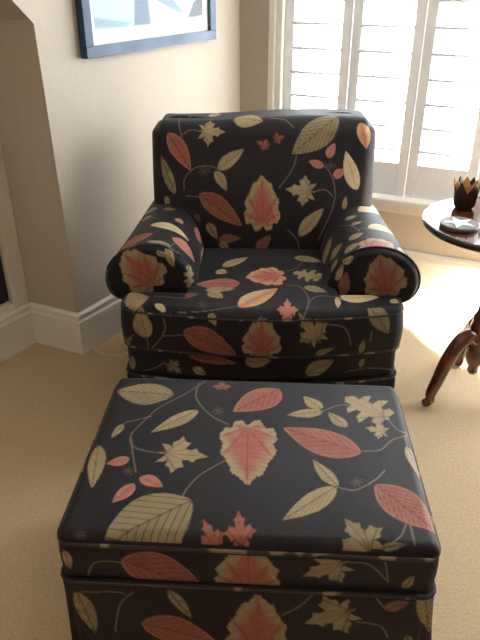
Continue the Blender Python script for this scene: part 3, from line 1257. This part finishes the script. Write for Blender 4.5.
        for _ in range(n * 6):
            i = ids[rg.integers(len(ids))]
            p, nr = self.P[i], self.N[i]
            L = rg.uniform(*size)
            if any(np.linalg.norm(p - q) < 0.55 * (L + l2) for q, l2 in placed):
                continue
            placed.append((p, L))
            r = rg.normal(size=3)
            r -= nr * (r @ nr)
            r /= np.linalg.norm(r)
            kind = rg.choice(['ov', 'ov', 'big', 'mp', 'gr', 'ov'])
            pal = rg.choice(['gold', 'red', 'tan', 'gold', 'pink']) if kind in ('ov', 'big') else 'gold'
            hw = L * {'ov': 0.17, 'big': 0.27, 'mp': 0.42, 'gr': 0.46}[str(kind)]
            self.leaf(str(kind), p, nr, p - r * L / 2, p + r * L / 2, hw, str(pal), 1.0, int(rg.integers(1000)), hid)
            if len(placed) >= n:
                break

    def done(self):
        me = self.o.data
        at = me.color_attributes.new('print', 'FLOAT_COLOR', 'POINT')
        buf = np.ones((len(self.col), 4), np.float32)
        buf[:, :3] = np.clip(self.col, 0.002, 1)
        at.data.foreach_set('color', buf.ravel())


# leaves: kind, palette, base x y, tip x y, width (photograph pixels), optional dull factor
LEAVES = {
    'back': [
        ('ov', 'red', 168, 133, 191, 171, 17), ('mp', 'gold', 198, 131, 226, 132, 27), ('ov', 'gold', 234, 118, 263, 121, 15),
        ('ov', 'gold', 209, 115, 221, 115, 4), ('mp', 'red', 270, 147, 256, 141, 13), ('mp', 'red', 273, 140, 285, 136, 13),
        ('big', 'tan', 339, 114, 292, 154, 29), ('ov', 'pink', 328, 158, 335, 143, 9), ('ov', 'pink', 324, 166, 309, 161, 8), ('ov', 'pink', 334, 178, 345, 169, 9),
        ('ov', 'cream', 357, 190, 346, 151, 15), ('ov', 'peach', 361, 122, 367, 149, 14), ('ov', 'gold', 218, 170, 244, 149, 13),
        ('ov', 'gold', 215, 171, 227, 191, 10), ('ov', 'tan', 175, 194, 161, 155, 10), ('ov', 'red', 199, 194, 242, 226, 20, 0.75),
        ('gr', 'gold', 263, 231, 262, 174, 38), ('mp', 'gold', 316, 192, 285, 189, 32), ('ov', 'gold', 299, 236, 324, 208, 13),
        ('ov', 'gold', 344, 210, 346, 196, 5), ('ov', 'tan', 207, 223, 217, 239, 9), ('ov', 'brown', 218, 240, 241, 238, 9), ('ov', 'tan', 219, 243, 230, 250, 7, 0.8),
        ('ov', 'brown', 257, 252, 271, 235, 11), ('ov', 'tan', 195, 214, 200, 222, 5, 0.5), ('ov', 'tan', 166, 196, 168, 208, 5),
    ],
    'arm_l': [
        ('ov', 'red', 119, 249, 152, 231, 9), ('ov', 'cream', 151, 220, 191, 235, 9), ('ov', 'gold', 172, 245, 146, 240, 6), ('ov', 'gold', 167, 247, 174, 268, 9),
        ('ov', 'gold', 156, 252, 168, 256, 6), ('ov', 'pink', 175, 236, 197, 261, 10), ('ov', 'pink', 176, 218, 183, 224, 6), ('ov', 'pink', 195, 229, 202, 243, 7),
        ('oak', 'gold', 190, 264, 190, 289, 11), ('ov', 'gold', 145, 213, 157, 208, 5), ('ov', 'gold', 142, 220, 152, 216, 4), ('ov', 'gold', 201, 268, 206, 245, 7),
        ('ov', 'gold', 208, 262, 224, 260, 5), ('ov', 'tan', 163, 209, 176, 209, 4),
    ],
    'arm_l_front': [('gr', 'gold', 157, 289, 121, 251, 44, 0.85)],
    'arm_r': [
        ('gr', 'gold', 365, 248, 394, 241, 20), ('ov', 'cream', 371, 224, 399, 234, 7), ('ov', 'cream', 398, 249, 409, 256, 5), ('ov', 'cream', 364, 206, 386, 214, 9),
        ('ov', 'gold', 349, 240, 363, 232, 7), ('ov', 'gold', 344, 253, 359, 242, 7), ('ov', 'gold', 342, 263, 354, 256, 7), ('ov', 'gold', 323, 264, 331, 236, 7),
        ('ov', 'gold', 330, 260, 342, 242, 7), ('ov', 'gold', 336, 281, 343, 263, 6), ('ov', 'gold', 345, 220, 357, 215, 5), ('ov', 'gold', 351, 225, 363, 221, 4),
        ('ov', 'brown', 340, 290, 347, 272, 9), ('ov', 'gold', 332, 272, 337, 258, 5),
    ],
    'arm_r_front': [('gr', 'gold', 388, 298, 379, 254, 46, 0.7), ('ov', 'brown', 342, 297, 347, 272, 10)],
    'seat': [
        ('gr', 'peach', 285, 275, 245, 277, 19), ('ov', 'red', 240, 283, 196, 284, 11), ('ov', 'gold', 223, 267, 248, 257, 7), ('ov', 'gold', 216, 271, 227, 273, 6),
        ('ov', 'gold', 208, 292, 223, 298, 8), ('ov', 'gold', 205, 290, 236, 289, 5), ('ov', 'peach', 239, 307, 278, 288, 15), ('mp', 'pink', 288, 317, 287, 298, 22),
        ('oak', 'gold', 322, 278, 293, 272, 14), ('ov', 'gold', 294, 257, 322, 262, 6), ('ov', 'gold', 304, 287, 327, 292, 6), ('ov', 'gold', 124, 302, 149, 297, 15),
        ('ov', 'cream', 340, 298, 379, 297, 11), ('ov', 'cream', 337, 297, 338, 308, 6), ('ov', 'cream', 390, 300, 399, 303, 5), ('ov', 'cream', 155, 303, 166, 312, 7),
        ('ov', 'gold', 146, 339, 140, 308, 19, 0.9), ('ov', 'red', 183, 332, 236, 355, 22, 0.8), ('gr', 'gold', 262, 360, 262, 318, 42, 0.85),
        ('mp', 'tan', 322, 345, 299, 314, 34), ('ov', 'tan', 371, 308, 389, 334, 19, 0.9), ('ov', 'gold', 209, 313, 216, 326, 8), ('ov', 'tan', 126, 351, 128, 339, 6),
        ('ov', 'tan', 361, 353, 364, 340, 6), ('ov', 'tan', 315, 355, 335, 348, 5), ('ov', 'brown', 186, 297, 196, 293, 5), ('ov', 'gold', 184, 262, 190, 288, 8),
    ],
    'rail': [
        ('ov', 'red', 188, 356, 238, 364, 9, 0.7), ('mp', 'tan', 167, 361, 182, 374, 15, 0.8), ('ov', 'gold', 193, 368, 206, 375, 8), ('ov', 'tan', 131, 370, 133, 356, 7),
        ('ov', 'gold', 245, 362, 271, 361, 14, 0.8), ('ov', 'tan', 306, 375, 334, 360, 14), ('ov', 'tan', 360, 367, 364, 358, 5),
    ],
    'ot_top': [
        ('big', 'tan', 174, 396, 116, 389, 23), ('ov', 'gold', 123, 424, 111, 438, 7), ('ov', 'gold', 198, 410, 151, 432, 12), ('mp', 'gold', 158, 452, 209, 457, 38),
        ('ov', 'pink', 130, 459, 106, 463, 9), ('ov', 'pink', 140, 477, 163, 487, 12), ('ov', 'pink', 134, 484, 112, 502, 12), ('ov', 'gold', 98, 445, 92, 488, 18),
        ('big', 'tan', 192, 502, 100, 542, 54), ('mp', 'red', 218, 549, 203, 521, 27), ('mp', 'red', 242, 545, 238, 511, 33), ('gr', 'gold', 248, 420, 247, 486, 62),
        ('ov', 'red', 279, 388, 233, 412, 25), ('mp', 'red', 222, 391, 222, 380, 21), ('ov', 'gold', 322, 409, 304, 396, 11), ('ov', 'gold', 323, 411, 287, 415, 9),
        ('ov', 'gold', 347, 427, 328, 412, 10), ('oak', 'gold', 390, 419, 345, 397, 34), ('mp', 'gold', 389, 432, 364, 428, 17), ('ov', 'red', 361, 452, 283, 428, 26),
        ('ov', 'gold', 338, 486, 313, 460, 12), ('ov', 'gold', 336, 487, 283, 519, 20), ('big', 'red', 375, 486, 436, 529, 33), ('ov', 'gold', 406, 449, 429, 486, 15),
        ('mp', 'tan', 374, 551, 344, 519, 46), ('ov', 'tan', 382, 547, 407, 545, 5),
    ],
    'ot_band': [
        ('ov', 'red', 121, 560, 205, 590, 32, 0.85), ('gr', 'gold', 248, 596, 248, 544, 70, 0.9), ('mp', 'tan', 349, 561, 302, 577, 40, 1.0),
        ('ov', 'tan', 404, 589, 414, 576, 8), ('ov', 'tan', 423, 551, 437, 560, 12), ('ov', 'gold', 64, 550, 70, 570, 9), ('ov', 'tan', 296, 553, 310, 556, 8),
    ],
    'ot_skirt': [
        ('ov', 'tan', 76, 591, 96, 634, 17), ('ov', 'tan', 168, 590, 191, 618, 11), ('ov', 'red', 141, 623, 216, 642, 26, 0.8), ('gr', 'gold', 258, 660, 258, 593, 66, 0.85),
        ('mp', 'tan', 357, 609, 303, 624, 44), ('ov', 'brown', 385, 610, 410, 602, 10), ('ov', 'tan', 424, 590, 429, 631, 23), ('ov', 'tan', 405, 636, 412, 644, 8),
    ],
}
STEMS = {
    'back': [[(184, 190), (185, 178), (195, 168), (208, 166), (219, 169)], [(182, 137), (179, 125), (181, 115)], [(182, 135), (190, 130), (199, 131)],
             [(297, 155), (292, 170), (279, 188)], [(325, 166), (331, 175), (335, 190), (332, 210), (318, 240)], [(316, 191), (326, 190), (333, 197)],
             [(186, 196), (199, 197)], [(288, 230), (297, 240), (299, 249)], [(271, 118), (285, 120), (294, 128)]],
    'arm_l': [[(172, 245), (176, 241), (171, 236)], [(148, 258), (152, 250)]],
    'arm_r': [[(340, 226), (352, 226), (360, 231)], [(360, 228), (376, 230)]],
    'seat': [[(170, 313), (205, 311), (239, 306)], [(286, 285), (300, 287), (309, 300), (304, 316)], [(308, 303), (318, 296), (338, 297)],
             [(155, 296), (185, 298), (198, 294)], [(288, 271), (296, 268), (302, 262)], [(163, 336), (183, 335)], [(163, 318), (165, 330), (155, 345), (142, 354)],
             [(325, 324), (345, 328), (351, 345)], [(370, 342), (372, 332)], [(147, 336), (148, 350)]],
    'rail': [[(140, 372), (155, 368), (165, 362)], [(345, 372), (370, 368), (395, 370)]],
    'ot_top': [[(206, 381), (185, 394), (160, 407), (145, 420), (131, 435), (133, 446), (146, 451), (162, 453)], [(152, 416), (124, 423)], [(199, 383), (196, 396), (203, 408), (215, 418), (228, 424)],
               [(131, 438), (133, 455), (136, 472)], [(180, 502), (186, 490), (200, 475), (226, 460)], [(323, 411), (340, 405), (354, 406)], [(388, 419), (398, 430), (410, 434)],
               [(360, 451), (380, 450), (392, 440), (410, 435)], [(405, 436), (408, 449)], [(337, 487), (355, 490), (375, 480), (385, 470)], [(406, 524), (400, 537), (384, 547), (372, 548)],
               [(410, 524), (415, 545)]],
    'ot_band': [[(70, 582), (86, 577), (93, 564), (108, 561), (122, 563)], [(346, 562), (370, 565), (388, 582)], [(384, 552), (388, 580)]],
    'ot_skirt': [[(82, 592), (115, 592), (125, 594)], [(133, 592), (120, 605), (115, 632)], [(282, 615), (300, 606), (312, 595)], [(385, 609), (378, 600), (374, 593)], [(357, 622), (380, 626), (388, 638)]],
}
TWIGS = [('ot_top', 129, 471), ('ot_top', 218, 411), ('ot_top', 357, 482), ('ot_top', 80, 535), ('back', 330, 166), ('back', 204, 171), ('seat', 202, 305), ('ot_band', 148, 590)]
# arm leaves go to whichever piece of the arm, roll or front panel, lies in front at that place
for side in ('arm_l', 'arm_r'):
    cloths = {k: Cloth(FAB[k]) for k in (side, side + '_front')}
    every = LEAVES[side] + LEAVES[side + '_front']
    LEAVES[side], LEAVES[side + '_front'] = [], []
    for lf in every:
        hits = []
        for k, c_ in cloths.items():
            h = c_.cast((lf[2] + lf[4]) / 2, (lf[3] + lf[5]) / 2)
            if h:
                hits.append(((h[0] - ORG).length, k))
        LEAVES[min(hits)[1] if hits else side].append(lf)
rgs = np.random.default_rng(5)
seed = 0
for key, o in FAB.items():
    cl = Cloth(o)
    for st in STEMS.get(key, []):
        cl.stem(st)
    for lf in LEAVES.get(key, []):
        seed += 1
        if not cl.px_leaf(*lf[:7], dull=(lf[7] if len(lf) > 7 else 1.0), seed=seed, wf=(0.72 if key in ('arm_l', 'arm_r') and lf[0] == 'ov' else 1.0)):
            print('leaf missed', key, lf)
    for tk, tx, ty in TWIGS:
        if tk == key:
            for q in range(7):
                a = q * 0.9
                cl.stem([(tx, ty), (tx + 4 * math.cos(a), ty + 3 * math.sin(a)), (tx + 6 * math.cos(a + 0.3), ty + 4 * math.sin(a + 0.3))], (0.07, 0.055, 0.04), 0.0010)
    if not key.endswith('_front'):
        cl.scatter({'outback': 22, 'skirt': 46, 'rail': 24, 'ot_skirt': 30, 'ot_band': 18, 'arm_l': 20, 'arm_r': 20, 'back': 8}.get(key, 4), rgs, everywhere=(key == 'skirt'))
    cl.done()

# ================================================================== PICTURE ON THE WALL
# wall-plane coordinates: s from the window corner towards the viewer, z up
def on_left_wall(x, y, off=0.0):
    p = on_plane(x, y, W3(C1 - LN * off, 0), Vector((LN.x, LN.y, 0)))
    s = (Vector((p.x, p.y)) - C1).dot(LDIR)
    return s, p.z


sL, zL = on_left_wall(87, 57, 0.03)
sR, zR = on_left_wall(216, 41, 0.03)
pz = (zL + zR) / 2
PW = sL - sR
PH = 0.62
print('picture', sL, zL, sR, zR)
pb = C1 + LDIR * sL - LN * 0.002
# local x runs from the near end to the window corner (-LDIR), y out of the wall
pa = math.atan2(-LDIR.y, -LDIR.x)
pic = empty('framed_picture', (pb.x, pb.y, pz), pa)
tag(pic, 'black framed blue and white print with a wide white mat', 'picture')
YS = 1.0 if Vector((LDIR.y, -LDIR.x)).dot(-LN) > 0 else -1.0     # sign of "into the room" on local y


def ppart(name, x0, x1, d0, d1, z0, z1, m, bev=0.002):
    ys = sorted((d0 * YS, d1 * YS))
    return bm_obj(name, box_bm(x0, x1, ys[0], ys[1], z0, z1, bev), m, pic)


FWD = 0.037
ppart('frame_rail', 0, PW, 0, 0.03, 0, FWD, M_FRAME)
ppart('frame_rail', 0, PW, 0, 0.03, PH - FWD, PH, M_FRAME)
ppart('frame_stile', 0, FWD, 0, 0.03, FWD, PH - FWD, M_FRAME)
ppart('frame_stile', PW - FWD, PW, 0, 0.03, FWD, PH - FWD, M_FRAME)
ppart('mat_board', FWD, PW - FWD, 0.006, 0.014, FWD, PH - FWD, M_MATB, 0)
# the print itself: a flat grid with colour per vertex
ax0, ax1, az0, az1 = FWD + 0.026, PW - FWD - 0.034, FWD + 0.046, PH - FWD - 0.055
nx, nz = 160, 160
GX, GZ = np.meshgrid(np.linspace(ax0, ax1, nx), np.linspace(az0, az1, nz), indexing='ij')
V = np.c_[GX.ravel(), np.full(GX.size, 0.0146 * YS), GZ.ravel()]
idx = np.arange(nx * nz).reshape(nx, nz)
q = np.stack([idx[:-1, :-1], idx[1:, :-1], idx[1:, 1:], idx[:-1, 1:]], -1).reshape(-1, 4)
if YS > 0:
    q = q[:, ::-1]
art = mesh_np('print', V, q, M_ART, pic, False)
un = (GX.ravel() - ax0) / (ax1 - ax0)
vn = (GZ.ravel() - az0) / (az1 - az0)
wob = wrinkle(np.c_[un, vn, un * 0], 1.0, 9, 77)
col = np.tile(np.array((0.55, 0.72, 0.80)), (len(un), 1))


def lay(mask, c):
    m = np.clip(mask, 0, 1)[:, None]
    col[:] = col * (1 - m) + np.array(c) * m


def pband(poly):
    return sstep(-0.008, 0.008, sdf_poly(np.c_[un, vn], np.array(poly, float)))


lay(sstep(0.0, 0.06, vn - 0.30 - 0.04 * wob), (0.74, 0.83, 0.85))
lay(pband([(0, 0.02), (0.25, 0.0), (0.30, 0.03), (0, 0.09)]), (0.30, 0.48, 0.58))
lay(pband([(0, 0.22), (0.30, 0.26), (0.62, 0.12), (0.55, 0.28), (0.3, 0.36), (0, 0.34)]), (0.80, 0.86, 0.86))
lay(pband([(0.32, 0.0), (0.47, 0.0), (0.46, 0.2), (0.52, 0.26), (0.40, 0.36), (0.31, 0.50), (0.34, 0.2)]), (0.12, 0.20, 0.30))
lay(pband([(0.48, 0.20), (0.72, 0.08), (0.80, 0.06), (0.62, 0.26), (0.46, 0.34)]), (0.22, 0.34, 0.42))
lay(pband([(0.84, 0.02), (0.90, 0.02), (1.0, 0.03), (1.0, 0.20), (0.90, 0.14)]), (0.05, 0.07, 0.08))
lay(pband([(0.1, 0.5), (0.5, 0.62), (0.9, 0.5), (0.8, 0.75), (0.3, 0.8)]), (0.35, 0.52, 0.62))
at = art.data.color_attributes.new('print', 'FLOAT_COLOR', 'POINT')
buf = np.ones((len(col), 4), np.float32)
buf[:, :3] = col * 0.62
at.data.foreach_set('color', buf.ravel())

# ================================================================== SIDE TABLE
TZ, TR = 0.655, 0.246
TC = (0.822, 1.925)
tb = empty('pedestal_table', (TC[0], TC[1], 0))
tag(tb, 'round dark cherry pedestal table with curved legs beside the armchair', 'table')
bm_obj('table_top', lathe_bm([(0, TZ - 0.018), (TR - 0.02, TZ - 0.018), (TR - 0.012, TZ - 0.012), (TR - 0.012, TZ - 0.002), (TR - 0.016, TZ), (0, TZ)], 72), M_CHERRY, tb)
rim = lathe_bm([(TR - 0.013, TZ - 0.022), (TR - 0.004, TZ - 0.020), (TR, TZ - 0.012), (TR - 0.001, TZ - 0.004), (TR - 0.006, TZ + 0.001), (TR - 0.014, TZ + 0.001), (TR - 0.013, TZ - 0.022)], 72)
bm_obj('rim', rim, M_EDGE, tb, True)
bm_obj('column', lathe_bm([(0, 0.085), (0.012, 0.088), (0.020, 0.102), (0.016, 0.118), (0.030, 0.135), (0.036, 0.16), (0.036, 0.28), (0.030, 0.30), (0.034, 0.315), (0.022, 0.335), (0.020, 0.37), (0.030, 0.42), (0.034, 0.46),
                           (0.026, 0.51), (0.020, 0.55), (0.028, 0.57), (0.055, 0.59), (0.06, TZ - 0.019), (0, TZ - 0.019)], 32), M_CHERRY, tb, True)
foot_px = on_plane(424.5, 404, (0, 0, 0.012), Vector((0, 0, 1)))
a0 = math.atan2(foot_px.y - TC[1], foot_px.x - TC[0])
rf = math.hypot(foot_px.y - TC[1], foot_px.x - TC[0])
leg_prof = catmull(np.array([(0.020, 0, 0.235), (0.055, 0, 0.252), (0.095, 0, 0.222), (0.130, 0, 0.165), (0.155, 0, 0.100), (0.175, 0, 0.050), (rf - 0.022, 0, 0.022), (rf + 0.006, 0, 0.016)]), 8)
rad = np.interp(np.linspace(0, 1, len(leg_prof)), [0, 0.15, 0.4, 0.7, 0.86, 0.95, 1], [0.028, 0.029, 0.025, 0.019, 0.0145, 0.017, 0.011])
V, Tq = tube_np(leg_prof, rad, 12)
V[:, 2] = np.maximum(V[:, 2], 0.001)
for i in range(3):
    lg = mesh_np('leg', V, Tq, M_CHERRY, tb)
    lg.rotation_euler = (0, 0, a0 + i * 2 * PI / 3)
    cap = lathe_bm([(0, -0.006), (0.012, -0.006), (0.0165, 0.0), (0.0165, 0.002), (0.0155, 0.005), (0, 0.006)], 16)
    cp = bm_obj('brass_ring', cap, M_GOLD, lg, True)
    cp.location = tuple(leg_prof[-7])
    cp.rotation_euler = (0, math.radians(68), 0)
    cp.scale = (0.95, 0.95, 0.5)

# crown-shaped candle cups
def crown(name, x, y, label, r=0.037, h=0.056, spikes=6, a_off=0.3, pscale=1.0):
    t = empty(name, (x, y, TZ + 0.0012), a_off)
    tag(t, label, 'candle holder', 'crown-shaped candle cups on the pedestal table')
    n = 72
    bm = bmesh.new()

    def ring(rr_, zf):
        return [bm.verts.new((rr_(i) * math.cos(2 * PI * i / n), rr_(i) * math.sin(2 * PI * i / n), zf(i))) for i in range(n)]

    def sp(i):
        ph = (i * spikes / n) % 1.0
        return (1 - abs(ph - 0.5) * 2) ** 1.1 * 0.040 * pscale
    R0 = ring(lambda i: r * 0.74, lambda i: 0.0)
    R1 = ring(lambda i: r * 0.95, lambda i: 0.012)
    R2 = ring(lambda i: r * 1.0, lambda i: h * 0.6)
    R3 = ring(lambda i: r * 1.03, lambda i: h)
    R4 = ring(lambda i: r * (1.03 + 4.6 * sp(i)), lambda i: h + sp(i))
    I4 = ring(lambda i: r * (1.03 + 4.6 * sp(i)) - 0.002, lambda i: h + sp(i))
    I3 = ring(lambda i: r * 1.03 - 0.0035, lambda i: h)
    I2 = ring(lambda i: r - 0.0035, lambda i: h * 0.5)
    I1 = ring(lambda i: r * 0.8, lambda i: 0.012)
    seq = [R0, R1, R2, R3, R4, I4, I3, I2, I1]
    for a, b in zip(seq[:-1], seq[1:]):
        for i in range(n):
            j = (i + 1) % n
            bm.faces.new((a[i], a[j], b[j], b[i]))
    bm.faces.new(list(reversed(R0)))
    bm.faces.new(I1)
    bm_obj('cup', bm, M_BRONZE, t, True)
    # inner gilt leaves standing between the dark points
    for k in range(spikes):
        a = 2 * PI * (k + 0.02) / spikes
        ur = Vector((math.cos(a), math.sin(a), 0))
        ut = Vector((-math.sin(a), math.cos(a), 0))
        bm = bmesh.new()
        rr_ = r - 0.006
        pts = []
        for du, dz, out in ((-0.010, h * 0.55, 0), (0.010, h * 0.55, 0), (0.015, h + 0.010, 0.002), (0.009, h + 0.026, 0.006), (0.0, h + 0.038, 0.010), (-0.009, h + 0.026, 0.006), (-0.015, h + 0.010, 0.002)):
            p = ur * (rr_ + out) + ut * du
            pts.append((p.x, p.y, dz))
        prism(bm, pts, tuple(-ur * 0.002))
        bm_obj('gilt_leaf', bm, M_GOLD, t)
    bm_obj('candle', lathe_bm([(0, 0.0125), (r * 0.6, 0.0125), (r * 0.6, 0.030), (0, 0.032)], 24), M_STAR, t, True)
    return t


cb = on_plane(463.5, 208, (0, 0, TZ), Vector((0, 0, 1)))
crown('candle_cup', cb.x, cb.y, 'dark bronze crown-shaped candle cup with gilt points, behind the star disc')
crown('candle_cup', cb.x + 0.097, cb.y - 0.026, 'dark bronze crown-shaped candle cup further from the table edge', a_off=0.75)

# round disc with a star inlay
dc = on_plane(459, 225, (0, 0, TZ + 0.006), Vector((0, 0, 1)))
DR = 0.058
ds = empty('star_disc', (dc.x, dc.y, TZ + 0.0012), 0.5)
tag(ds, 'round grey stone disc with a pale star inlay on the table', 'coaster')
bm_obj('disc', lathe_bm([(0, 0), (DR - 0.003, 0), (DR, 0.003), (DR, 0.010), (DR - 0.003, 0.013), (0, 0.013)], 48), M_STONE, ds, False)
bm = bmesh.new()
pts = []
for i in range(10):
    rr_ = DR * (0.86 if i % 2 == 0 else 0.34)
    pts.append((rr_ * math.cos(i * PI / 5), rr_ * math.sin(i * PI / 5), 0.0128))
prism(bm, pts, (0, 0, 0.0014))
bm_obj('star_inlay', bm, M_STAR, ds)

# ================================================================== CORD ON THE CARPET
cpts = []
for x, y in ((84, 346), (92, 349), (100, 353), (112, 355.5), (124, 354), (140, 348)):
    p = on_plane(x, y, (0, 0, 0.004), Vector((0, 0, 1)))
    cpts.append((p.x, p.y, 0.0045))
V, Tq = tube_np(catmull(np.array(cpts), 8), 0.0026, 8)
tag(mesh_np('lamp_cord', V, Tq, M_CORD), 'thin cream electric cord lying on the carpet beside the armchair', 'cord')

# ================================================================== ADDED FILL LIGHT
t = empty('fill_light_fixture', (*FILL_AT, ROOM_H - 0.06))  # unseen fixture, made up to hold the fill light
tag(t, 'added square fill light with a white trim frame, flush to the ceiling', 'ceiling light')
bm_obj('back_plate', box_bm(-0.30, 0.30, -0.30, 0.30, 0.01, 0.058, 0.003), M_TRIM, t)
for a in range(4):
    o = bm_obj('trim_bar', box_bm(-0.30, 0.272, 0.272, 0.30, -0.02, 0.010, 0.003), M_TRIM, t)
    o.rotation_euler = (0, 0, a * PI / 2)
